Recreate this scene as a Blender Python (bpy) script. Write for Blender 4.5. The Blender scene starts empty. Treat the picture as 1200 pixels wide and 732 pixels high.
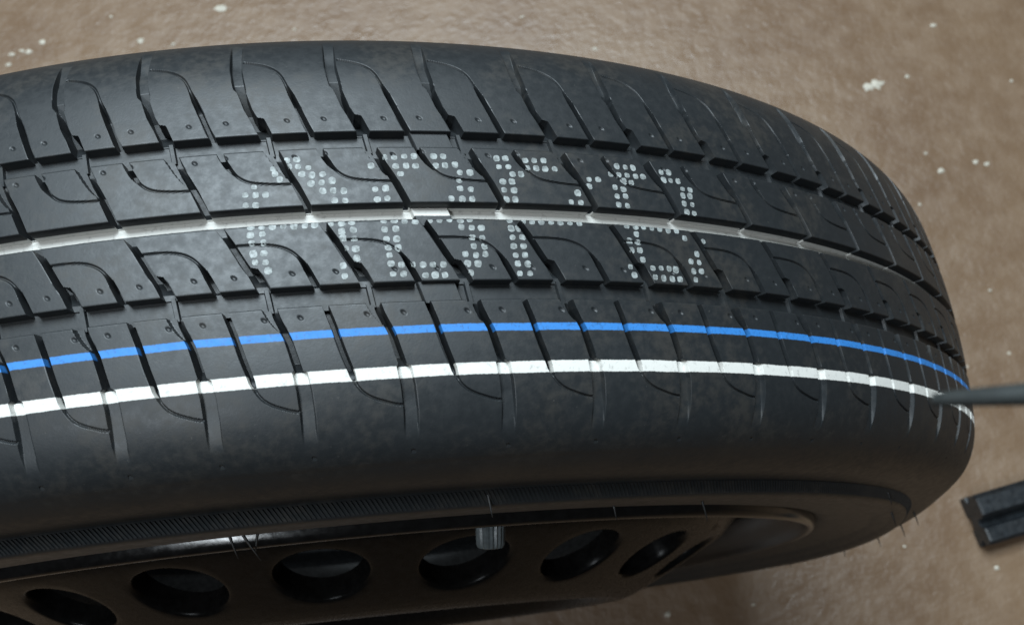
import bpy, bmesh, math, random
import numpy as np
from mathutils import Matrix, Vector, noise

scene = bpy.context.scene
COL = scene.collection
L = 0.283                                  # tyre radius in metres; the wheel axle lies along world Y
MM = 0.001 / L                             # one millimetre in tyre radii
rng = random.Random(7)

# ---------------------------------------------------------------- camera
CAM_C = np.array([0.24521, -0.35718, 1.73480])
CAM_R = np.array([[0.994126, 0.102581, -0.034493], [-0.108225, 0.942316, -0.316745], [0.000012, 0.318618, 0.947883]])
CAM_F = 1159.59                               # focal length in pixels of the 1200 x 732 photograph
cam = bpy.data.cameras.new('camera')
cam_ob = bpy.data.objects.new('camera', cam)
COL.objects.link(cam_ob)
M = Matrix.Identity(4)
for i in range(3):
    for j in range(3):
        M[i][j] = CAM_R[i, j]
M.translation = Vector((CAM_C[0] * L, CAM_C[1] * L, CAM_C[2] * L + L))
cam_ob.matrix_world = M
cam.sensor_fit = 'HORIZONTAL'
cam.sensor_width = 36.0
cam.lens = 36.0 * CAM_F / 1200.0
cam.clip_start = 0.005
cam.clip_end = 50.0
cam.dof.use_dof = True
cam.dof.focus_distance = 0.245
cam.dof.aperture_fstop = 26.0
scene.camera = cam_ob

# ---------------------------------------------------------------- world and lamps (a workshop interior)
world = bpy.data.worlds.new('World')
scene.world = world
world.use_nodes = True
bg = world.node_tree.nodes['Background']
bg.inputs['Color'].default_value = (0.72, 0.68, 0.63, 1)
bg.inputs['Strength'].default_value = 0.04

def area_light(name, loc, target, sx, sy, power, color):
    l = bpy.data.lights.new(name, 'AREA')
    l.shape = 'RECTANGLE'
    l.size, l.size_y = sx, sy
    l.energy = power
    l.color = color
    o = bpy.data.objects.new(name, l)
    COL.objects.link(o)
    o.location = loc
    d = Vector(target) - Vector(loc)
    o.rotation_euler = d.to_track_quat('-Z', 'Y').to_euler()
    return o
area_light('ceiling_light', (-0.12, 0.92, 2.5), (0, 0, 0.3), 1.5, 1.1, 118, (0.79, 0.92, 1.0))
area_light('ceiling_tube', (-0.74, -0.84, 2.5), (0.0, 0, 0.3), 0.62, 0.26, 20, (0.86, 0.94, 1.0))

vs = scene.view_settings
vs.view_transform = 'Standard'
vs.look = 'None'
vs.exposure = 0.0
vs.gamma = 1.0
vs.use_curve_mapping = False

# ---------------------------------------------------------------- helpers
def tag(o, label=None, cat=None, group=None, kind=None):
    if label: o['label'] = label
    if cat: o['category'] = cat
    if group: o['group'] = group
    if kind: o['kind'] = kind
    return o

def link(name, me, mat=None, parent=None, loc=(0, 0, 0), rot=(0, 0, 0)):
    o = bpy.data.objects.new(name, me)
    COL.objects.link(o)
    if mat is not None and me is not None and not me.materials:
        me.materials.append(mat)
    if parent is not None:
        o.parent = parent
    o.location = loc
    o.rotation_euler = rot
    return o

def mesh(name, verts, faces, smooth=True, sharp=None):
    me = bpy.data.meshes.new(name)
    me.from_pydata([tuple(v) for v in verts], [], [tuple(int(k) for k in f) for f in faces])
    me.update()
    if smooth:
        me.polygons.foreach_set('use_smooth', [True] * len(me.polygons))
        if sharp: me.set_sharp_from_angle(angle=math.radians(sharp))
    return me

def grid_mesh(name, V, closed_u=False, attrs=None, sharp=None, flip=False):
    """V: array (nu, nv, 3) -> quad grid mesh."""
    nu, nv = V.shape[:2]
    idx = np.arange(nu * nv).reshape(nu, nv)
    if closed_u:
        a = idx; b = np.roll(idx, -1, 0)
    else:
        a = idx[:-1]; b = idx[1:]
    F = np.stack([a[:, :-1], b[:, :-1], b[:, 1:], a[:, 1:]], -1).reshape(-1, 4)
    if flip: F = F[:, ::-1]
    me = bpy.data.meshes.new(name)
    me.vertices.add(nu * nv)
    me.vertices.foreach_set('co', V.reshape(-1).astype(np.float32))
    me.loops.add(F.size)
    me.loops.foreach_set('vertex_index', F.reshape(-1).astype(np.int32))
    me.polygons.add(len(F))
    me.polygons.foreach_set('loop_start', np.arange(0, F.size, 4, dtype=np.int32))
    me.polygons.foreach_set('use_smooth', np.ones(len(F), dtype=bool))
    me.update(calc_edges=True)
    me.validate()
    for k, arr in (attrs or {}).items():
        at = me.attributes.new(k, 'FLOAT', 'POINT')
        at.data.foreach_set('value', np.asarray(arr, dtype=np.float32).reshape(-1))
    if sharp: me.set_sharp_from_angle(angle=math.radians(sharp))
    return me

def sstep(a, b, x):
    t = np.clip((x - a) / (b - a), 0, 1)
    return t * t * (3 - 2 * t)

# ---------------------------------------------------------------- materials
def new_mat(name):
    m = bpy.data.materials.new(name)
    m.use_nodes = True
    nt = m.node_tree
    b = nt.nodes['Principled BSDF']
    return m, nt, b

class NB:
    def __init__(s, nt): s.nt = nt
    def n(s, t, **kw):
        x = s.nt.nodes.new(t)
        for k, v in kw.items(): setattr(x, k, v)
        return x
    def l(s, a, b): s.nt.links.new(a, b)
    def val(s, x, sock):
        if hasattr(x, 'type') and hasattr(x, 'is_output'): s.l(x, sock)
        else: sock.default_value = x
    def math(s, op, a, b=None, c=None, clamp=False):
        x = s.n('ShaderNodeMath', operation=op, use_clamp=clamp)
        s.val(a, x.inputs[0])
        if b is not None: s.val(b, x.inputs[1])
        if c is not None: s.val(c, x.inputs[2])
        return x.outputs[0]
    def noise(s, vec, scale, detail=3, rough=0.5):
        x = s.n('ShaderNodeTexNoise')
        x.inputs['Scale'].default_value = scale
        x.inputs['Detail'].default_value = detail
        x.inputs['Roughness'].default_value = rough
        s.l(vec, x.inputs['Vector'])
        return x.outputs['Fac']
    def maprange(s, v, a, b, c=0.0, d=1.0, smooth=True):
        x = s.n('ShaderNodeMapRange', interpolation_type='SMOOTHSTEP' if smooth else 'LINEAR')
        s.val(v, x.inputs['Value'])
        for nm, q in (('From Min', a), ('From Max', b), ('To Min', c), ('To Max', d)):
            x.inputs[nm].default_value = q
        return x.outputs['Result']
    def mix(s, fac, a, b):
        x = s.n('ShaderNodeMix', data_type='RGBA')
        s.val(fac, x.inputs['Factor'])
        s.val(a, x.inputs['A']) if not isinstance(a, tuple) else setattr(x.inputs[6], 'default_value', a)
        s.val(b, x.inputs['B']) if not isinstance(b, tuple) else setattr(x.inputs[7], 'default_value', b)
        if not isinstance(a, tuple): s.l(a, x.inputs[6])
        if not isinstance(b, tuple): s.l(b, x.inputs[7])
        return x.outputs[2]

def mixc(nb, fac, a, b):
    x = nb.n('ShaderNodeMix', data_type='RGBA')
    nb.val(fac, x.inputs[0])
    for q, sock in ((a, x.inputs[6]), (b, x.inputs[7])):
        if isinstance(q, tuple): sock.default_value = q
        else: nb.l(q, sock)
    return x.outputs[2]

def rubber_material(name, painted=True):
    m, nt, b = new_mat(name)
    nb = NB(nt)
    geo = nb.n('ShaderNodeNewGeometry')
    pos = geo.outputs['Position']
    n1 = nb.noise(pos, 55, 4, 0.6)
    n2 = nb.noise(pos, 420, 3, 0.6)
    n3 = nb.noise(pos, 1600, 2, 0.6)
    dust = nb.maprange(nb.math('MULTIPLY', n1, nb.math('ADD', n2, 0.45)), 0.42, 0.72, 0.0, 0.45)
    col = mixc(nb, dust, (0.0125, 0.0145, 0.0160, 1), (0.036, 0.032, 0.027, 1))
    # fine pale scuff specks
    sp = nb.maprange(nb.noise(pos, 900, 2, 0.7), 0.70, 0.80, 0.0, 0.20)
    col = mixc(nb, sp, col, (0.14, 0.13, 0.115, 1))
    rough = nb.maprange(n2, 0.25, 0.75, 0.42, 0.55)
    if painted:
        s = nb.n('ShaderNodeAttribute', attribute_name='s_pos').outputs['Fac']
        dep = nb.n('ShaderNodeAttribute', attribute_name='groove_depth').outputs['Fac']
        wob = nb.math('MULTIPLY_ADD', nb.noise(pos, 90, 2), 0.0016, -0.0008)
        rag = nb.math('MULTIPLY_ADD', nb.noise(pos, 1500, 3), 0.0010, -0.0005)
        sw = nb.math('ADD', nb.math('ADD', s, wob), rag)
        def band(s0, hw, soft):
            d = nb.math('ABSOLUTE', nb.math('SUBTRACT', sw, s0))
            return nb.maprange(d, hw - soft, hw + soft, 1.0, 0.0)
        wear = nb.maprange(nb.noise(pos, 700, 4, 0.7), 0.30, 0.46, 0.72, 1.0)
        shallow = nb.maprange(dep, 1.7, 2.6, 1.0, 0.0)
        wear2 = nb.maprange(nb.noise(pos, 1100, 4, 0.7), 0.30, 0.50, 0.62, 1.0)
        fb = nb.math('MULTIPLY', nb.math('MULTIPLY', band(-0.1015, 0.0031, 0.0006), shallow), wear2)
        fw = nb.math('MULTIPLY', nb.math('MULTIPLY', band(-0.1353, 0.0048, 0.0005), shallow), wear)
        fc = nb.math('MULTIPLY', nb.math('MULTIPLY', band(0.0052, 0.0042, 0.0006), nb.maprange(dep, 2.9, 3.2, 0.0, 1.0)), wear)
        col = mixc(nb, fb, col, (0.024, 0.165, 0.46, 1))
        col = mixc(nb, nb.math('MAXIMUM', fw, fc), col, (0.60, 0.585, 0.545, 1))
        pm = nb.math('MAXIMUM', nb.math('MAXIMUM', fw, fc), fb)
        rough = nb.math('ADD', rough, nb.math('MULTIPLY', pm, 0.15))
    nt.links.new(col, b.inputs['Base Color'])
    nt.links.new(rough, b.inputs['Roughness'])
    b.inputs['Specular IOR Level'].default_value = 0.46
    h = nb.math('ADD', nb.math('MULTIPLY', n3, 0.5), nb.math('MULTIPLY', n2, 0.8))
    bump = nb.n('ShaderNodeBump')
    bump.inputs['Strength'].default_value = 0.09
    bump.inputs['Distance'].default_value = 0.0004
    nb.l(h, bump.inputs['Height'])
    nb.l(bump.outputs['Normal'], b.inputs['Normal'])
    return m
RUBBER = rubber_material('tyre_rubber')
RUBBER_PLAIN = rubber_material('plain_rubber', False)

def simple_mat(name, col, rough, metal=0.0, nscale=300, nvar=0.25, bump=0.05, coat=0.0):
    m, nt, b = new_mat(name)
    nb = NB(nt)
    pos = nb.n('ShaderNodeNewGeometry').outputs['Position']
    n = nb.noise(pos, nscale, 4, 0.6)
    dark = tuple(c * (1 - nvar) for c in col) + (1,)
    lite = tuple(min(1, c * (1 + nvar)) for c in col) + (1,)
    nb.l(mixc(nb, nb.maprange(n, 0.3, 0.7), dark, lite), b.inputs['Base Color'])
    nb.l(nb.maprange(nb.noise(pos, nscale * 1.7, 3), 0.3, 0.7, rough * 0.8, rough * 1.2), b.inputs['Roughness'])
    b.inputs['Metallic'].default_value = metal
    b.inputs['Coat Weight'].default_value = coat
    b.inputs['Coat Roughness'].default_value = 0.12
    if bump:
        bp = nb.n('ShaderNodeBump')
        bp.inputs['Strength'].default_value = bump
        bp.inputs['Distance'].default_value = 0.0005
        nb.l(n, bp.inputs['Height'])
        nb.l(bp.outputs['Normal'], b.inputs['Normal'])
    return m
BLACK_PAINT = simple_mat('black_wheel_paint', (0.0065, 0.0065, 0.0068), 0.20, 0, 350, 0.3, 0.06, 0.0)
DIM_DISC_PAINT = simple_mat('dimmed_black_paint', (0.0055, 0.0053, 0.0052), 0.26, 0, 350, 0.3, 0.06, 0.0)
DIM_DISC_PAINT.node_tree.nodes['Principled BSDF'].inputs['Specular IOR Level'].default_value = 0.07  # shaded copy of the wheel paint: reflections cut to darken the disc
BLACK_PAINT.node_tree.nodes['Principled BSDF'].inputs['Specular IOR Level'].default_value = 0.40
PRINT = simple_mat('print_ink', (0.20, 0.215, 0.21), 0.6, 0, 800, 0.45, 0.0)
CAP = simple_mat('valve_cap_plastic', (0.09, 0.105, 0.11), 0.45, 0, 700, 0.2, 0.0)
BRASS = simple_mat('valve_rubber', (0.02, 0.02, 0.02), 0.5)
ROD = simple_mat('dark_rod_paint', (0.012, 0.015, 0.0145), 0.75, 0, 200, 0.3, 0.0)
BAR = simple_mat('black_extrusion', (0.009, 0.011, 0.013), 0.42, 0, 150, 0.3, 0.03)
CHIP = simple_mat('white_paint_chip', (0.44, 0.40, 0.33), 0.6, 0, 500, 0.25, 0.1)

def floor_material():
    m, nt, b = new_mat('brown_floor_paint')
    nb = NB(nt)
    pos = nb.n('ShaderNodeNewGeometry').outputs['Position']
    big = nb.noise(pos, 6, 5, 0.6)
    mid = nb.noise(pos, 45, 4, 0.6)
    fine = nb.noise(pos, 260, 3, 0.6)
    c = mixc(nb, nb.maprange(big, 0.3, 0.7), (0.136, 0.083, 0.049, 1), (0.176, 0.114, 0.069, 1))
    c = mixc(nb, nb.maprange(mid, 0.35, 0.75, 0.0, 0.30), c, (0.238, 0.166, 0.109, 1))
    c = mixc(nb, nb.maprange(fine, 0.55, 0.75, 0.0, 0.35), c, (0.105, 0.068, 0.046, 1))
    v = nb.n('ShaderNodeTexVoronoi')
    v.inputs['Scale'].default_value = 34
    nb.l(pos, v.inputs['Vector'])
    spk = nb.maprange(v.outputs['Distance'], 0.035, 0.075, 1.0, 0.0)
    sel = nb.maprange(nb.noise(pos, 20, 2), 0.55, 0.62)
    c = mixc(nb, nb.math('MULTIPLY', nb.math('MULTIPLY', spk, sel), 0.7), c, (0.50, 0.45, 0.37, 1))
    nb.l(c, b.inputs['Base Color'])
    nb.l(nb.maprange(mid, 0.3, 0.7, 0.30, 0.46), b.inputs['Roughness'])
    bp = nb.n('ShaderNodeBump')
    bp.inputs['Strength'].default_value = 0.38
    bp.inputs['Distance'].default_value = 0.0022
    nb.l(nb.math('ADD', nb.noise(pos, 120, 3, 0.55), nb.math('MULTIPLY', fine, 0.35)), bp.inputs['Height'])
    nb.l(bp.outputs['Normal'], b.inputs['Normal'])
    return m
FLOOR = floor_material()

# ---------------------------------------------------------------- floor
fl = link('floor', mesh('floor', [(-4, -4, 0), (4, -4, 0), (4, 4, 0), (-4, 4, 0)], [(0, 1, 2, 3)], False), FLOOR)
tag(fl, 'brown painted concrete floor with pale paint flecks', 'floor', kind='structure')

CW = np.array([CAM_C[0] * L, CAM_C[1] * L, CAM_C[2] * L + L])
def pixel_ray(px, py):
    return CAM_R @ np.array([(px - 600) / CAM_F, -(py - 366) / CAM_F, -1.0])
def on_floor(px, py, z=0.0):
    d = pixel_ray(px, py)
    t = (z - CW[2]) / d[2]
    return CW + t * d

# ---------------------------------------------------------------- tyre cross-section
YC = -0.008                                # mid-plane of the wheel in the fitted frame (radii)
def spline(x, y, xx):
    n = len(x); h = np.diff(x); A = np.eye(n); b = np.zeros(n)
    for i in range(1, n - 1):
        A[i, i-1] = h[i-1]; A[i, i] = 2 * (h[i-1] + h[i]); A[i, i+1] = h[i]
        b[i] = 6 * ((y[i+1] - y[i]) / h[i] - (y[i] - y[i-1]) / h[i-1])
    m = np.linalg.solve(A, b)
    i = np.clip(np.searchsorted(x, xx) - 1, 0, n - 2); t = xx - x[i]
    return y[i] + t * ((y[i+1] - y[i]) / h[i] - h[i] * (2 * m[i] + m[i+1]) / 6) + t * t * m[i] / 2 + t**3 * (m[i+1] - m[i]) / (6 * h[i])
uc = np.linspace(0, .125, 6)
cu = np.concatenate([uc, [.1475, .174, .193, .2055, .2125, .2150]])
cr = np.concatenate([1 - .5 * uc**2, [.9875, .976, .960, .940, .920, .900]])
t_ = np.concatenate([[0], np.cumsum(np.hypot(np.diff(cu), np.diff(cr)))])
tt = np.linspace(0, t_[-1], 1500)
PU = spline(t_, cu, tt); PR = spline(t_, cr, tt)
PS = np.concatenate([[0], np.cumsum(np.hypot(np.diff(PU), np.diff(PR)))])
NU = np.gradient(PR, PS); NR = -np.gradient(PU, PS)       # inward normal = (NU, NR)
def surf(s, depth=0.0):
    """arc position s (signed, radii), depth (radii) below the tread -> (u, r)"""
    a = np.abs(s); sg = np.sign(s)
    u = np.interp(a, PS, PU) + np.interp(a, PS, NU) * depth
    r = np.interp(a, PS, PR) + np.interp(a, PS, NR) * depth
    return u * sg, r
def to_xyz(theta, u, r):
    return np.stack([r * np.sin(theta), YC + u, r * np.cos(theta)], -1) * L

# ---------------------------------------------------------------- the wheel
wheel = link('wheel', None)
tag(wheel, 'black steel wheel with a new painted-line tyre standing upright on the brown floor', 'wheel')
HUB = (0, 0, L)

GD = 7.2                                   # hidden base under the blocks, mm
def groove_floor(s): return 2.9 if s > .03 else (4.8 if s > -.03 else 3.2)
S_END = 0.2050
RIBS = {   # name, s range, main-groove path (deg relative to its chain)
    1: dict(s=(0.0778, S_END), path=[(.0735, -5.93), (.091, -6.33), (.1036, -6.68), (.121, -6.98), (.1287, -7.10), (.15, -7.28), (.19, -7.35), (.21, -7.35)]),
    2: dict(s=(0.0085, 0.0621), path=[(.006, -3.97), (.008, -4.022), (.028, -4.516), (.0458, -5.042), (.0603, -5.42), (.0645, -5.52)]),
    3: dict(s=(-0.0615, -0.0071), path=[(-.0625, -1.60), (-.0502, -1.935), (-.0389, -2.33), (-.0201, -2.916), (-.0072, -3.375), (-.005, -3.45)]),
    4: dict(s=(-S_END, -0.0779), path=[(-.21, .2), (-.187, .19), (-.1658, .17), (-.1453, .087), (-.1288, -.096), (-.1033, -.50), (-.0854, -.96), (-.0765, -1.12)]),
}
SIPES = {  # (deg relative to the left chain at nominal pitch, s)
    1: [(-6.90, .158), (-6.73, .1572), (-5.92, .1525), (-5.26, .1435), (-4.85, .1283), (-4.45, .110), (-3.86, .083), (-3.58, .072)],
    2: [(-3.42, .066), (-3.36, .0622), (-3.07, .051), (-2.74, .0426), (-2.22, .0345), (-1.47, .0308), (-.34, .0291), (0.1, .0288)],
    3: [(-2.75, -.0235), (-1.64, -.0236), (-.79, -.0259), (-.15, -.0315), (.26, -.0397), (.55, -.049), (.87, -.0609), (.95, -.064)],
    4: [(1.16, -.0750), (1.21, -.0774), (1.58, -.0967), (1.90, -.1156), (2.26, -.1345), (2.50, -.1449), (3.05, -.1536), (3.63, -.1577), (4.33, -.1611), (4.6, -.1615)],
}
P_NOM = 4.65
def path_theta(rib, s):
    p = RIBS[rib]['path']
    return np.interp(s, [a for a, _ in p], [b for _, b in p])

def fine_poly(pts, n=70):
    p = np.array(pts, float)
    t = np.concatenate([[0], np.cumsum(np.hypot(np.diff(p[:, 0]) * 4.9, np.diff(p[:, 1]) * 283))])
    q = np.linspace(0, t[-1], n)
    return np.stack([spline(t, p[:, 0], q), spline(t, p[:, 1], q)], -1)

def rib_depth(rib, v, s, P):
    """depth in mm at chain fraction v (0..1) and arc position s for a pitch of P degrees"""
    v, s = np.broadcast_arrays(np.asarray(v, float), np.asarray(s, float))
    _, r = surf(s)
    mmdeg = np.radians(1.0) * r * 283.0
    a = v * P * mmdeg                      # mm to the right of the left main groove's centre
    b = (1 - v) * P * mmdeg                # mm to the left of the next one
    z = np.zeros_like(a)
    e = 0.16
    def cut(d, w, D):
        return D * (1 - sstep(w - e, w + e, d))
    S = np.abs(s)
    if rib in (2, 3):
        wl = wr = 0.82
        D = np.interp(S, [0, .0085, .016, .042, .0565, .063], [4.5, 4.5, 6.2, 6.2, 2.9, 2.7])
        d = np.maximum(cut(a, wr, D), cut(b, wl, D))
        if rib == 2:                       # tapering shallow notch on the left side at the top
            k = np.clip((s - .034) / (.0621 - .034), 0, 1)
            d = np.maximum(d, cut(b, wl + 1.75 * np.sqrt(k), 2.0 * (k > 0)))
            d = np.maximum(d, cut(a, wr + 0.0, D))
        else:                              # notch opening to the right at the bottom
            k = sstep(-.0425, -.0445, s)
            d = np.maximum(d, cut(a, wr + 1.35 * k, np.minimum(D, 4.2) * (k > 0.01)))
    elif rib == 1:
        k = sstep(.0955, .0935, s)
        flare = sstep(.121, .1275, S)
        D = np.interp(S, [.07, .079, .094, .110, .135], [2.7, 2.7, 5.6, 5.6, 1.7])
        D = D * (1 - sstep(.155, .1920, S))
        wl = .84 + .68 * flare; wr = .84 + .34 * flare
        d = np.maximum(cut(a, wr + 1.35 * k, D), cut(b, wl, D))
    else:
        k = np.clip((-.0955 - s) / (-.0955 + .0779), 0, 1) * 0 + np.clip((s + .0965) / (.0965 - .0779), 0, 1)
        flare = sstep(.1285, .1315, S)
        D = np.interp(S, [.07, .079, .094, .121, .1315], [2.9, 2.9, 5.6, 5.6, 1.5])
        D = D * (1 - sstep(.152, .1915, S))
        wl = .80 + .60 * flare; wr = .80 + .90 * flare
        d = np.maximum(cut(a, wr, D), cut(b, wl, D))
        d = np.maximum(d, cut(b, wl + 1.7 * np.sqrt(k), 2.0 * (k > 0)))
    # sipe
    pl = fine_poly(SIPES[rib])
    pv = (pl[:, 0] - path_theta(rib, pl[:, 1])) / P_NOM
    px = pv * P * np.radians(1.0) * surf(pl[:, 1])[1] * 283.0 + path_theta(rib, pl[:, 1]) * 4.9
    py = pl[:, 1] * 283.0
    X = a + path_theta(rib, s) * 4.9
    Y = s * 283.0
    best = np.full(a.shape, 1e9); bt = np.zeros(a.shape)
    n = len(pl)
    for i in range(n - 1):
        ex, ey = px[i+1] - px[i], py[i+1] - py[i]
        l2 = ex * ex + ey * ey + 1e-9
        t = np.clip(((X - px[i]) * ex + (Y - py[i]) * ey) / l2, 0, 1)
        dd = np.hypot(X - px[i] - t * ex, Y - py[i] - t * ey)
        m = dd < best
        best = np.where(m, dd, best); bt = np.where(m, (i + t) / (n - 1), bt)
    if rib in (2, 4): bt = 1 - bt          # make 1 the straight end at the circumferential groove
    st = sstep(.60, .80, bt)
    if rib == 1: st = sstep(.42, .60, bt)
    if rib == 4: st = sstep(.36, .46, bt)
    w = .25 + .36 * st
    dep = .60 + 4.0 * st
    d = np.maximum(d, dep * (1 - sstep(w - .17, w + .17, best)))
    # moulded gauge pits
    pits = {1: [(.70, .0915), (.32, .0910)], 2: [(.48, .0572), (.16, .0545)], 3: [(.80, -.0503), (.38, -.0500)], 4: [(.86, -.0872), (.22, -.0870), (.02, -.2024)]}[rib]
    for pvv, ps in pits:
        dx = a - pvv * P * mmdeg; dy = (s - ps) * 283.0
        rr = np.hypot(dx, dy)
        d = np.maximum(d, .34 * (1 - sstep(.20, .75, rr)))
    return d

def build_rib(rib, P, name):
    s0, s1 = RIBS[rib]['s']
    mm = 1.0 / 283.0
    lo, hi = s0, s1
    inner_lo = rib in (2, 3) or rib == 1   # circumferential groove edge at the low end
    inner_hi = rib in (2, 3) or rib == 4
    rows = []
    if inner_lo: rows += [(lo - .35*mm, GD + .15), (lo - .02*mm, .32), (lo + .06*mm, .12), (lo + .20*mm, .03)]
    a = lo + (.34*mm if inner_lo else 0); b = hi - (.34*mm if inner_hi else 0)
    n = int((b - a) / (.15*mm))
    rows += [(x, 0.0) for x in np.linspace(a, b, n)]
    if inner_hi: rows += [(hi - .20*mm, .03), (hi - .06*mm, .12), (hi + .02*mm, .32), (hi + .35*mm, GD + .15)]
    s = np.array([q[0] for q in rows]); ex = np.array([q[1] for q in rows])
    wid = P * 4.94
    m = int(wid / .15)
    v = np.linspace(0, 1, m)
    # denser columns round the main-groove walls and along the straight run of the sipe
    edge = np.array([.52, .60, .66, .72, .78, .84, .90, .97, 1.05]) / wid
    cl = np.array([.0, .16, .28, .38, .44, .50, .56, .62, .68, .74, .82]) / wid
    v = np.unique(np.round(np.concatenate([v, edge, 1 - edge, .5 + cl, .5 - cl]), 6))
    v = v[np.concatenate([[True], np.diff(v) > .02 / wid])]
    v[0], v[-1] = 0.0, 1.0
    lim = {1: (0, .1400), 2: (.0390, 1), 3: (-1, -.0360), 4: (-.1420, 0)}[rib]
    sp = [(b_, (a_ - path_theta(rib, b_)) / P_NOM) for a_, b_ in fine_poly(SIPES[rib]) if lim[0] <= b_ <= lim[1]]
    sp.sort()
    vc = np.interp(s, [q[0] for q in sp], [float(q[1]) for q in sp])
    Cv, Ss = np.meshgrid(v, s, indexing='ij')
    vcm = np.repeat(vc[None, :], len(v), 0)
    Vv = np.where(Cv < .5, Cv / .5 * vcm, 1 - (1 - Cv) / .5 * (1 - vcm))
    d = rib_depth(rib, Vv, Ss, P)
    d = np.maximum(d, ex[None, :])
    th = np.radians(path_theta(rib, Ss) + Vv * P)
    u, r = surf(Ss, d * MM)
    V = to_xyz(th, u, r)
    return grid_mesh(name, V, attrs={'s_pos': Ss, 'groove_depth': np.where(d > ex[None, :] - 1e-6, d, np.minimum(d, 0) + ex[None, :])}, sharp=38, flip=True)

# pitch sequence: three moulded pitch lengths, as the spacing in the photograph shows
PS_, PM_, PL_ = 4.25 * 1.0040, 4.68 * 1.0040, 4.98 * 1.0040
seq = ['S'] * 3 + ['M'] * 3 + ['L'] * 7
rest = ['L'] * 6 + ['M'] * 5 + ['S'] * 6 + ['M'] * 4 + ['L'] * 5 + ['M'] * 5 + ['S'] * 5 + ['M'] * 4 + ['L'] * 9 + ['M'] * 6 + ['S'] * 9
seq = seq + rest
plen = {'S': PS_, 'M': PM_, 'L': PL_}
tot = sum(plen[k] for k in seq)
for k in plen: plen[k] *= 360.0 / tot
A0 = -6.85
starts = []
a = A0
for k in seq:
    starts.append((a, k)); a += plen[k]

def bulge(r, load): return .032 * np.exp(-((np.minimum(r, .905) - .905) / .06) ** 2) * load * sstep(.9555, .905, r)
# carcass with the groove floors, sidewalls and beads
def sidewall(side):
    """outer sidewall from just inside the shoulder blocks to the bead"""
    return [(.2152, .893), (.2158, .8890), (.2175, .8870), (.2285, .8790), (.2305, .8770), (.2315, .8730), (.2315, .8600), (.2303, .8575), (.2303, .8550),
            (.2300, .8350), (.2288, .8325), (.2288, .8300), (.2265, .8000), (.2235, .7750), (.2195, .7610), (.2150, .7530), (.205, .746), (.190, .737)]
ss = np.concatenate([np.linspace(-.263, -.2052, 22), np.linspace(-.204, -.08, 40), [-.0795, -.0785, -.0772, -.0700, -.0625, -.0610, -.0600], np.linspace(-.05, -.02, 6),
                     [-.0075, -.0060, 0, .0007, .0072, .0088], np.linspace(.02, .05, 6), [.0600, .0615, .0630, .0700, .0772, .0785, .0795], np.linspace(.08, .204, 40), np.linspace(.2052, .263, 22)])
off = np.interp(np.abs(ss), [0, .112, .125, .135, .150, .170, .192, .2035, .2052], [GD, GD, 6.2, 3.2, 2.9, 2.6, 1.2, .02, 0.0])
for i_, s_ in enumerate(ss):
    if abs(s_) < .009 or .0595 < abs(s_) < .0800: off[i_] = groove_floor(s_)
u_, r_ = surf(ss, off * MM)
prof = [(u, r, s, o) for u, r, s, o in zip(u_, r_, ss, off)]
prof = [(-u, r, -.3, 0) for u, r in sidewall(-1)][::-1] + prof + [(u, r, .3, 0) for u, r in sidewall(1)]
inner = [(.185, .733), (.150, .737), (.150, .76), (.185, .80), (.195, .86), (.185, .92), (.15, .945), (.0, .955)]
prof = prof + [(u, r, .3, 0) for u, r in inner] + [(-u, r, -.3, 0) for u, r in inner[-2::-1]]
prof.append(prof[0])
prof = np.array(prof)
NT = 900
th = np.linspace(0, 2 * np.pi, NT, endpoint=False)
U = np.repeat(prof[None, :, 0], NT, 0); Rr = np.repeat(prof[None, :, 1], NT, 0)
deg = np.degrees(th)
dist = np.abs((deg + 180) % 360 - 180)
load = sstep(58, 112, dist)[:, None]       # the standing tyre bulges more towards the floor
bul = bulge(Rr, load)
outer = np.zeros(prof.shape[0]); outer[:len(ss) + 2 * 18] = 1
U = U + np.sign(U) * bul * outer[None, :]
U = U + (np.sin(th * 3 + 1) * .0004)[:, None] * outer[None, :] * (np.abs(U) > .2)
V = to_xyz(th[:, None], U, Rr)
carc = grid_mesh('tyre', V, closed_u=True, attrs={'s_pos': np.repeat(prof[None, :, 2], NT, 0), 'groove_depth': np.repeat(prof[None, :, 3], NT, 0)}, sharp=50, flip=True)
tyre = link('tyre', carc, RUBBER, wheel, HUB)

for rib, nm in ((1, 'shoulder_block'), (2, 'centre_block'), (3, 'centre_block'), (4, 'shoulder_block')):
    src = {k: build_rib(rib, plen[k], nm) for k in 'SML'}
    for me in src.values(): me.materials.append(RUBBER)
    for a0, k in starts:
        link(nm, src[k], None, tyre, (0, 0, 0), (0, math.radians(a0), 0))

# low ridges that carry the lateral grooves across the circumferential ones
def ridge(p0, p1, w, h, name):
    n = 6
    GD = groove_floor(p0[1])
    pts = []
    for t in np.linspace(0, 1, n):
        thd = p0[0] + (p1[0] - p0[0]) * t; s = p0[1] + (p1[1] - p0[1]) * t
        row = []
        for ww, dd in ((-w, GD + .2), (-w * .55, GD - h), (w * .55, GD - h), (w, GD + .2)):
            u, r = surf(np.array(s), np.array(dd * MM))
            row.append(to_xyz(np.radians(thd + ww / 4.94), u, r))
        pts.append(row)
    return grid_mesh(name, np.array(pts), sharp=30, flip=False)
for p0, p1 in (((-5.80, .0795), (-5.60, .0603)), ((-1.42, -.0598), (-1.22, -.0795))):
    me = ridge(p0, p1, 0.85, 0.8, 'groove_ridge')
    me.materials.append(RUBBER_PLAIN)
    for a0, k in starts:
        link('groove_ridge', me, None, tyre, (0, 0, 0), (0, math.radians(a0), 0))

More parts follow.
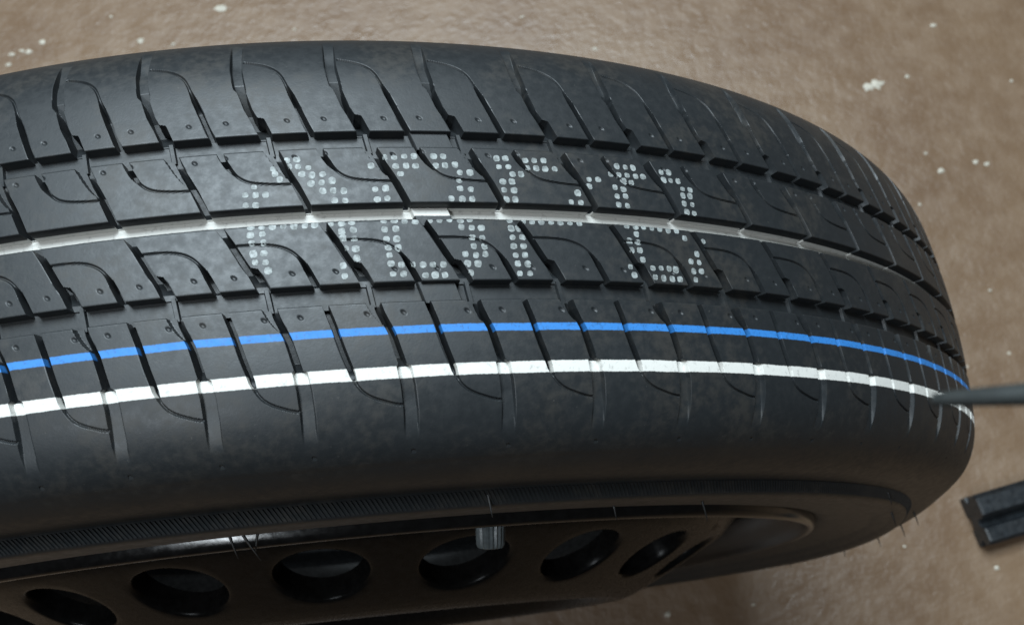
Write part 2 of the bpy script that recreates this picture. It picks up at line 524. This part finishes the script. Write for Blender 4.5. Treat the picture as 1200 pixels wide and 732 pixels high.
# wear bars across the circumferential grooves
def wear_bar(t0, t1, s0, s1, top):
    thv = np.radians(np.array([t0 - .10, t0, t0 + .04, (t0 + t1) / 2, t1 - .04, t1, t1 + .10]))
    dv = np.array([GD + .3, top + .2, top, top, top, top + .2, GD + .3])
    sv = np.linspace(s0, s1, 8)
    T, S_ = np.meshgrid(thv, sv, indexing='ij')
    Dd = np.repeat(dv[:, None], 8, 1)
    slant = np.radians((S_ - s0) * -18)
    u, r = surf(S_, Dd * MM)
    return grid_mesh('wear_bar', to_xyz(T + slant, u, r), attrs={'s_pos': S_, 'groove_depth': np.full(S_.shape, 3.4)}, sharp=35, flip=True)
for base in (0, 60, 120, 180, 240, 300):
    for t0, t1, s0, s1 in ((12.05, 13.95, .0612, .0786), (11.85, 13.65, -.0080, .0093), (11.85, 13.65, -.0786, -.0606)):
        link('wear_bar', wear_bar(t0, t1, s0, s1, groove_floor(s0) - 1.9), RUBBER, tyre, (0, 0, 0), (0, math.radians(base), 0))

# ---------------------------------------------------------------- dot-matrix print on the tread
def rib_of(s):
    for k, r in RIBS.items():
        if r['s'][0] <= s <= r['s'][1]: return k
    return None
def tread_depth(theta_deg, s):
    k = rib_of(s)
    if k is None: return GD
    rel = theta_deg - path_theta(k, s)
    for a0, kk in starts[::1]:
        for w in (0, 360, -360):
            x = (rel - a0 + w) / plen[kk]
            if 0 <= x < 1: return float(rib_depth(k, x, s, plen[kk]))
    return 0.0
def unproject(px, py):
    d = pixel_ray(px, py) / L
    c0 = np.array(CAM_C, float)
    t = np.linspace(.3, 1.4, 6000) / np.linalg.norm(d)
    P = c0 + t[:, None] * d
    r = np.hypot(P[:, 0], P[:, 2]); u = P[:, 1] - YC
    rr = np.where(np.abs(u) < .207, np.interp(np.abs(u), PU, PR), 0)
    ins = r < rr
    if not ins.any(): return None
    i = ins.argmax()
    return math.degrees(math.atan2(P[i, 0], P[i, 2])), float(np.interp(abs(u[i]), PU, PS) * np.sign(u[i]))
Z = 854 / 210.0
DOTS = {
 0: ((270, 165), [(70,260),(120,260),(168,258),(73,308),(122,308),(113,222),(205,135),(212,160),(235,185),(268,95),(278,125),(315,90),(322,125),(340,160),(372,130),(388,165),(384,205),(440,160),(435,200),(440,240),(485,190),(490,238),(540,240),(498,285),(547,285),
     (98,412),(150,412),(200,412),(252,408),(303,408),(355,405),(402,402),(95,450),(152,445),(102,488),(157,485),(110,540),(160,537),(118,580),(168,580),(180,620),(478,398),(530,392),(578,388),(585,425),(530,432),(535,465),(590,468),(550,515),(597,515),(602,560),(537,595),(545,645)]),
 1: ((420, 165), [(60,120),(120,80),(130,120),(170,80),(178,122),(218,75),(227,120),(265,75),(272,120),(318,75),(358,75),(368,120),(403,75),(412,118),(460,115),(483,152),(530,152),(200,158),(480,190),(485,228),(535,232),(443,275),(495,278),(542,278),(80,232),(130,228),(90,280),(138,275),
     (120,380),(170,378),(125,422),(178,420),(133,470),(183,468),(142,508),(190,510),(148,545),(155,585),(205,590),(215,635),(165,635),(258,590),(270,635),(308,590),(320,640),(355,590),(365,640),(405,590),(412,640),(220,385),(270,383),(340,380),(385,378),(433,375),(485,378),(530,375),(490,412),(540,415),(585,415),(543,460),(590,462),(550,502),(600,505),(605,540),(560,545),(510,540),(520,585),(570,585),(535,630)]),
 2: ((560, 165), [(88,85),(130,85),(100,125),(145,125),(165,160),(205,160),(225,95),(235,130),(268,95),(278,132),(312,95),(320,135),(365,135),(118,195),(162,195),(125,235),(172,237),(135,280),(178,280),(420,105),(468,148),(488,185),(530,185),(572,185),(495,215),(530,218),(475,250),(540,255),(445,292),(490,295),(560,300),
     (150,378),(158,418),(193,418),(165,460),(212,460),(170,502),(217,502),(180,545),(225,545),(190,585),(238,587),(200,632),(248,632),(258,388),(302,385),(348,388),(393,390),(438,390),(483,395),(215,385)]),
 3: ((680, 165), [(135,120),(173,122),(213,127),(250,130),(145,160),(183,163),(223,165),(263,170),(207,193),(243,200),(298,172),(347,145),(385,150),(420,152),(358,183),(397,188),(430,190),(465,193),(165,222),(205,232),(175,265),(215,265),(183,305),(225,310),(487,230),(522,235),(488,262),(522,265),(495,300),(533,305),(467,335),(507,340),(543,347),
     (220,405),(262,410),(300,412),(340,418),(378,422),(418,428),(457,430),(267,445),(235,478),(275,485),(243,522),(283,522),(297,567),(310,605),(345,607),(385,607),(423,610),(357,650),(397,655),(438,658),(475,660),(497,465),(540,440),(548,470),(555,540),(527,575),(565,580),(503,620),(540,622),(577,622),(515,662),(550,662),(585,480),(597,515),(607,555),(238,600),(258,640),(285,680),(455,615)]),
}
for ch, (org, pts) in DOTS.items():
    verts, faces = [], []
    for zx, zy in pts:
        q = unproject(org[0] + zx / Z, org[1] + zy / Z)
        if q is None: continue
        t0, s0 = q
        if tread_depth(t0, s0) > .9: continue
        rad = rng.uniform(.74, .95); asp = rng.uniform(.9, 1.12)
        c = len(verts)
        K = 12
        ring_pts = []
        for rf in (1.0, .5):
            for k in range(K):
                ph = 2 * math.pi * k / K
                w = rad * rf * (1 + .07 * math.cos(4 * ph + math.pi)) * (1 + rng.uniform(-.09, .09))
                for tries in range(5):
                    tt_ = t0 + w * math.cos(ph) / 4.94; sx = s0 + w * asp * math.sin(ph) / 283.0
                    dp = tread_depth(tt_, sx)
                    if dp < .8: break
                    w *= .7
                u, r = surf(np.array(sx), np.array((min(dp, .8) - .055) * MM))
                verts.append(to_xyz(math.radians(tt_), u, r))
        u, r = surf(np.array(s0), np.array((tread_depth(t0, s0) - .055) * MM))
        verts.append(to_xyz(math.radians(t0), u, r))
        for k in range(K):
            n2 = (k + 1) % K
            faces.append((c + k, c + n2, c + K + n2, c + K + k))
            faces.append((c + K + k, c + K + n2, c + 2 * K))
    me = mesh('printed_character', verts, faces, True)
    link('printed_character', me, PRINT, tyre)

# ---------------------------------------------------------------- serrated rim-protector ring (fine ribs)
verts, faces = [], []
NR_ = 1350
for k in range(NR_):
    a = 2 * math.pi * k / NR_
    dd = abs((math.degrees(a) + 180) % 360 - 180)
    b_ = float(sstep(58, 112, np.array(dd)))
    w = 2 * math.pi / NR_ * .26
    c = len(verts)
    for (u, r, lift) in ((.2174, .8871, 0), (.2284, .8791, 0)):
        bb = float(bulge(np.array(r), b_))
        for aa, o in ((a - w, -.0006), (a - w * .5, .0022), (a + w * .5, .0022), (a + w, -.0006)):
            aa2 = aa + (.004 if r < .88 else -.004)
            verts.append(to_xyz(aa2, -(u + bb + o * .28), r + o * .55))
    for j in range(3):
        faces.append((c + j, c + j + 1, c + 4 + j + 1, c + 4 + j))
    faces.append((c, c + 4, c + 7, c + 3))
sr = link('serrated_ring', mesh('serrated_ring', verts, faces, False), RUBBER_PLAIN, tyre)
sr['kind'] = 'stuff'

# rubber whiskers left by the mould vents
SW = np.array([(u, r) for u, r in zip(PU, PR) if r < .95] + sidewall(1))
def whisker(theta, u, r, length, lean, rad=.00045):
    dd = abs((theta + 180) % 360 - 180)
    u = float(np.interp(r, SW[::-1, 1], SW[::-1, 0])) + float(bulge(np.array(r), float(sstep(58, 112, np.array(dd))))) - .0005
    base = to_xyz(math.radians(theta), -u, r)
    dirv = np.array([lean[0], -1.0, lean[1]]); dirv /= np.linalg.norm(dirv)
    verts, faces = [], []
    n, K = 5, 6
    ax = np.cross(dirv, [0, 0, 1.0]); ax /= np.linalg.norm(ax); ay = np.cross(dirv, ax)
    for i in range(n):
        t = i / (n - 1)
        cpos = base + dirv * length * t + np.array([0, 0, -1]) * length * .25 * t * t
        rr = rad * (1 - .75 * t)
        for k in range(K):
            an = 2 * math.pi * k / K
            verts.append(cpos + rr * (math.cos(an) * ax + math.sin(an) * ay))
    for i in range(n - 1):
        for k in range(K):
            faces.append((i*K + k, i*K + (k+1) % K, (i+1)*K + (k+1) % K, (i+1)*K + k))
    faces.append(tuple(range((n-1)*K, n*K)))
    return mesh('whisker', verts, faces, True)
for th_, u, r, ln, lean in ((15.6, .214, .884, .0055, (.1, .0)), (33.5, .226, .83, .0060, (.15, 0)), (27.0, .226, .80, .0040, (.1, 0)), (-.3, .224, .80, .0060, (.3, 0)), (.4, .224, .79, .0080, (.6, 0)), (1.3, .224, .785, .0050, (-.2, 0)),
                              (55, .222, .885, .0050, (.2, 0)), (66, .236, .86, .0055, (.2, 0)), (77, .252, .90, .0060, (.2, .1)), (86, .252, .91, .0060, (.2, .1)), (92, .253, .90, .0060, (.2, .1)), (101, .253, .90, .0050, (.1, .1)), (113, .253, .90, .004, (.1, .1))):
    link('whisker', whisker(th_, u, r, ln, lean), RUBBER_PLAIN, tyre)

# ---------------------------------------------------------------- rim and pierced disc
def revolve(name, pts, n=240, sharp=40, flip=False, rmod=None):
    P = np.array(pts, float)
    th = np.linspace(0, 2 * np.pi, n, endpoint=False)
    V = to_xyz(th[:, None], np.repeat(P[None, :, 0], n, 0), np.repeat(P[None, :, 1], n, 0))
    return grid_mesh(name, V, closed_u=True, sharp=sharp, flip=flip)
lip = [(-.2080, .7470), (-.2105, .7530), (-.2130, .7540), (-.2172, .7531), (-.2214, .7521), (-.2256, .7509), (-.2293, .7493), (-.2318, .7468), (-.2327, .7432), (-.2315, .7395), (-.2275, .7360), (-.2220, .7335)]
rim_pts = [(-.150, .738), (-.2, .735)] + lip + [(-.2165, .7295), (-.2090, .7200), (-.2000, .7080), (-.1900, .7000),
           (-.1750, .6950), (-.1450, .6930), (-.1250, .6860), (-.1100, .6650), (-.0950, .6450), (-.05, .640), (.02, .640), (.06, .66), (.09, .69), (.17, .698), (.2, .71), (.2160, .7310), (.2245, .7450), (.2200, .7520), (.2135, .742), (.2, .735), (.15, .738), (.06, .70), (0, .665), (-.09, .668), (-.150, .738)]
rim = link('rim', revolve('rim', rim_pts, 300, 45, flip=True), BLACK_PAINT, wheel, HUB)

# disc: a frustum with 20 round holes, its crest standing proud of the rim
NH = 20
H0, HS = -0.5674, 0.318 * 1.0
HSTEP = 2 * math.pi / NH
disc_prof = np.array([(-.1250, .684), (-.1500, .672), (-.1850, .645), (-.2030, .625), (-.2160, .611), (-.2260, .592), (-.2735, .495), (-.2850, .470), (-.2920, .452), (-.2960, .434), (-.2950, .416), (-.2880, .400),
                      (-.2700, .380), (-.2500, .360), (-.2400, .340), (-.2380, .300), (-.2380, .150), (-.2360, .120)])
def arc_len(P): return np.concatenate([[0], np.cumsum(np.hypot(np.diff(P[:, 0]), np.diff(P[:, 1])))])
dl = arc_len(disc_prof)
hole_t = float(np.interp(.5436, disc_prof[::-1, 1], dl[::-1]))
hole_r = .0575
def disc_pt(theta, t):
    u = np.interp(t, dl, disc_prof[:, 0]); r = np.interp(t, dl, disc_prof[:, 1])
    return u, r
def build_disc():
    """one sector = polar grid round the hole, morphing to the sector border"""
    verts, faces = [], []
    NA, NRr = 64, 7
    tlo, thi = hole_t - .105, hole_t + .095       # band that holds the holes
    half = HSTEP / 2
    def add(thv, tv, push=0.0):
        u, r = disc_pt(thv, tv)
        # push along the inward normal of the cone
        nu, nr = .89, -.45
        u, r = u + nu * push, r + nr * push
        verts.append(to_xyz(thv, u, r)); return len(verts) - 1
    r_c = float(np.interp(hole_t, dl, disc_prof[:, 1]))
    for h in range(NH):
        cth = H0 + h * HSTEP
        rings = []
        # hole walls and lip first
        for (rf, push) in ((.90, .030), (.93, .012), (.96, .004), (1.0, .0008), (1.045, 0.0)):
            rings.append([add(cth + hole_r * rf * math.cos(2*math.pi*k/NA) / (r_c + (-hole_r * rf * math.sin(2*math.pi*k/NA)) * -.85 * -1 * 0),
                              hole_t + hole_r * rf * math.sin(2*math.pi*k/NA), push) for k in range(NA)])
        for j in range(1, NRr):
            f = j / (NRr - 1)
            row = []
            for k in range(NA):
                a = 2 * math.pi * k / NA
                x0, y0 = hole_r * 1.045 * math.cos(a) / r_c, hole_r * 1.045 * math.sin(a)
                # border of the sector rectangle in the same direction
                dx, dy = math.cos(a), math.sin(a)
                bx, by = half, (thi - hole_t if dy > 0 else hole_t - tlo)
                kx = bx / abs(dx) if abs(dx) > 1e-6 else 1e9
                ky = by / abs(dy) if abs(dy) > 1e-6 else 1e9
                m = min(kx * 1.0, ky)
                # use the two limits separately so corners are reached
                mx = min(bx, abs(dx) * 1e9)
                sc = 1 / max(abs(dx) / bx / 6.0 if False else 0, 1e-9)
                ex = max(-bx, min(bx, dx * bx * 1.4142)); ey = max(-by, min(by, dy * by * 1.4142))
                row.append(add(cth + x0 + (ex - x0) * f, hole_t + y0 + (ey - y0) * f))
            rings.append(row)
        for a_, b_ in zip(rings[:-1], rings[1:]):
            for k in range(NA):
                k2 = (k + 1) % NA
                faces.append((a_[k], a_[k2], b_[k2], b_[k]))
    # plain bands inside and outside the pierced band
    for t0, t1, n in ((0.0, tlo, 14), (thi, dl[-1], 34)):
        ts = np.linspace(t0, t1, n)
        NTd = 320
        base = len(verts)
        for i in range(NTd):
            thv = 2 * math.pi * i / NTd
            for t in ts: add(thv, t)
        for i in range(NTd):
            for j in range(n - 1):
                a_ = base + i * n + j; b_ = base + ((i + 1) % NTd) * n + j
                faces.append((a_, b_, b_ + 1, a_ + 1))
    me = mesh('disc', verts, faces, True)
    bm = bmesh.new(); bm.from_mesh(me)
    bmesh.ops.remove_doubles(bm, verts=bm.verts, dist=2e-5)
    bmesh.ops.recalc_face_normals(bm, faces=bm.faces)
    bm.to_mesh(me); bm.free()
    me.polygons.foreach_set('use_smooth', [True] * len(me.polygons))
    me.set_sharp_from_angle(angle=math.radians(50))
    return me
link('disc', build_disc(), DIM_DISC_PAINT, rim)

# valve: rubber stem with a ribbed cap
def tube(name, pts, radii, K=18, ribs=0.0):
    pts = np.array(pts, float); n = len(pts)
    d0 = pts[-1] - pts[0]; d0 /= np.linalg.norm(d0)
    up = np.array([0, 0, 1.0]) if abs(d0[2]) < .9 else np.array([1.0, 0, 0])
    verts, faces = [], []
    for i in range(n):
        d = pts[min(i+1, n-1)] - pts[max(i-1, 0)]; d /= np.linalg.norm(d)
        x = np.cross(d, up); x /= np.linalg.norm(x); y = np.cross(d, x)
        for k in range(K):
            a = 2 * math.pi * k / K
            rr = radii[i] * (1 + (ribs if k % 2 else -ribs))
            verts.append(pts[i] + rr * (math.cos(a) * x + math.sin(a) * y))
    for i in range(n - 1):
        for k in range(K):
            faces.append((i*K + k, i*K + (k+1) % K, (i+1)*K + (k+1) % K, (i+1)*K + k))
    faces.append(tuple(range(K))[::-1]); faces.append(tuple(range((n-1)*K, n*K)))
    return mesh(name, verts, faces, True, 40)
vth = math.radians(19.3)
def vp(u, r): return to_xyz(vth, -u, r)
va, vb, vc = vp(.188, .708), vp(.221, .714), vp(.2500, .706)
stem = link('valve_stem', tube('valve_stem', [va, va + (vb - va) * .5, vb], [.0062, .0048, .0042]), BRASS, wheel, HUB)
link('valve_cap', tube('valve_cap', [vb, vb + (vc - vb) * .08, vb + (vc - vb) * .85, vb + (vc - vb) * .97, vc], [.0040, .0043, .0041, .0036, .0026], 40, .05), CAP, stem)

# ---------------------------------------------------------------- black notched profile bar lying on the floor
sec = [(-.022, .000), (-.022, .010), (-.017, .012), (-.017, .016), (-.022, .018), (-.022, .027), (-.018, .031), (-.004, .031), (-.001, .027), (-.001, .020), (.003, .017),
       (.006, .020), (.008, .024), (.019, .024), (.022, .021), (.022, .014), (.018, .012), (.018, .008), (.022, .006), (.022, .000), (.008, .000), (.006, .006), (-.004, .006), (-.006, .000)]
sec = [(x * .86, z * .86) for x, z in sec]
p0 = on_floor(1146, 610, .015); p1 = on_floor(1206, 592, .015)
dirb = (p1 - p0); dirb[2] = 0; dirb /= np.linalg.norm(dirb)
side = np.array([-dirb[1], dirb[0], 0])
verts, faces = [], []
K = len(sec)
for i, tpos in enumerate((0.0, .0015, .05, .12, .2, .30)):
    sc = .965 if i == 0 else 1.0
    for (x, z) in sec:
        verts.append(np.array([p0[0], p0[1], 0]) + dirb * tpos - side * x * sc + np.array([0, 0, z * (sc if z > .001 else 1)]))
for i in range(5):
    for k in range(K):
        faces.append((i*K + k, i*K + (k+1) % K, (i+1)*K + (k+1) % K, (i+1)*K + k))
faces.append(tuple(range(K))[::-1]); faces.append(tuple(range(5*K, 6*K)))
bar = link('profile_bar', mesh('profile_bar', verts, faces, False), BAR)
bar['label'] = 'short black notched profile bar lying on the floor beside the tyre'
bar['category'] = 'bar'

# ---------------------------------------------------------------- thin dark rod reaching over the tread from a floor stand out of the picture
def at_depth(px, py, d):
    r = pixel_ray(px, py)
    return CW + r * d
tip = at_depth(1093, 468, .105); q2 = at_depth(1200, 462, .100)
dv = (q2 - tip) / np.linalg.norm(q2 - tip)
far = tip + dv * .62
stand = link('pointer_rod', None, None, None, (far[0], far[1], 0))
tag(stand, 'thin dark tapered rod reaching in over the edge of the tyre tread', 'rod')
def rel(p): return np.array(p) - np.array([far[0], far[1], 0])
link('arm', tube('arm', [rel(tip), rel(tip + dv * .002), rel(tip + dv * .012), rel(tip + dv * .03), rel(far)], [.0006, .0009, .0013, .0016, .0026], 16), ROD, stand)
link('post', tube('post', [(0, 0, .004), (0, 0, .3), (0, 0, far[2] + .02)], [.006, .006, .006], 16), ROD, stand)
link('base_plate', tube('base_plate', [(0, 0, 0), (0, 0, .006), (0, 0, .008)], [.075, .075, .072], 40), ROD, stand)

# ---------------------------------------------------------------- paint flecks on the floor
flecks = [(258, 10, 9), (14, 64, 5), (26, 60, 4), (34, 61, 6), (50, 50, 6), (10, 76, 4), (165, 48, 6), (203, 52, 4), (1018, 102, 10), (1027, 99, 12), (1103, 200, 6), (1143, 190, 5), (1156, 192, 5), (1093, 30, 5), (1063, 90, 4),
          (697, 58, 4), (345, 35, 3), (1085, 180, 3), (1168, 665, 5), (782, 719, 6), (883, 708, 3), (1060, 640, 3), (1160, 340, 3), (1078, 240, 3), (1185, 95, 3), (612, 20, 3), (130, 20, 3)]
for i, (px, py, sz) in enumerate(flecks):
    c = on_floor(px, py)
    rad = sz * .72 * (c - CW).dot(-CAM_R[:, 2]) / CAM_F * (1 if hasattr(c, 'dot') else 1)
    K = 11
    verts = []
    ph0 = rng.uniform(0, 6.28)
    for rf, z in ((1.0, .0002), (.8, .0008)):
        rr_ = random.Random(i)
        for k in range(K):
            a = 2 * math.pi * k / K
            w = rad * rf * (1 + rr_.uniform(-.35, .35))
            verts.append((c[0] + w * math.cos(a + ph0), c[1] + w * .75 * math.sin(a + ph0), z))
    verts.append((c[0], c[1], .0010))
    faces = []
    for k in range(K):
        k2 = (k + 1) % K
        faces += [(k, k2, K + k2, K + k), (K + k, K + k2, 2 * K)]
    link('paint_fleck', mesh('paint_fleck', verts, faces, True), CHIP, fl)
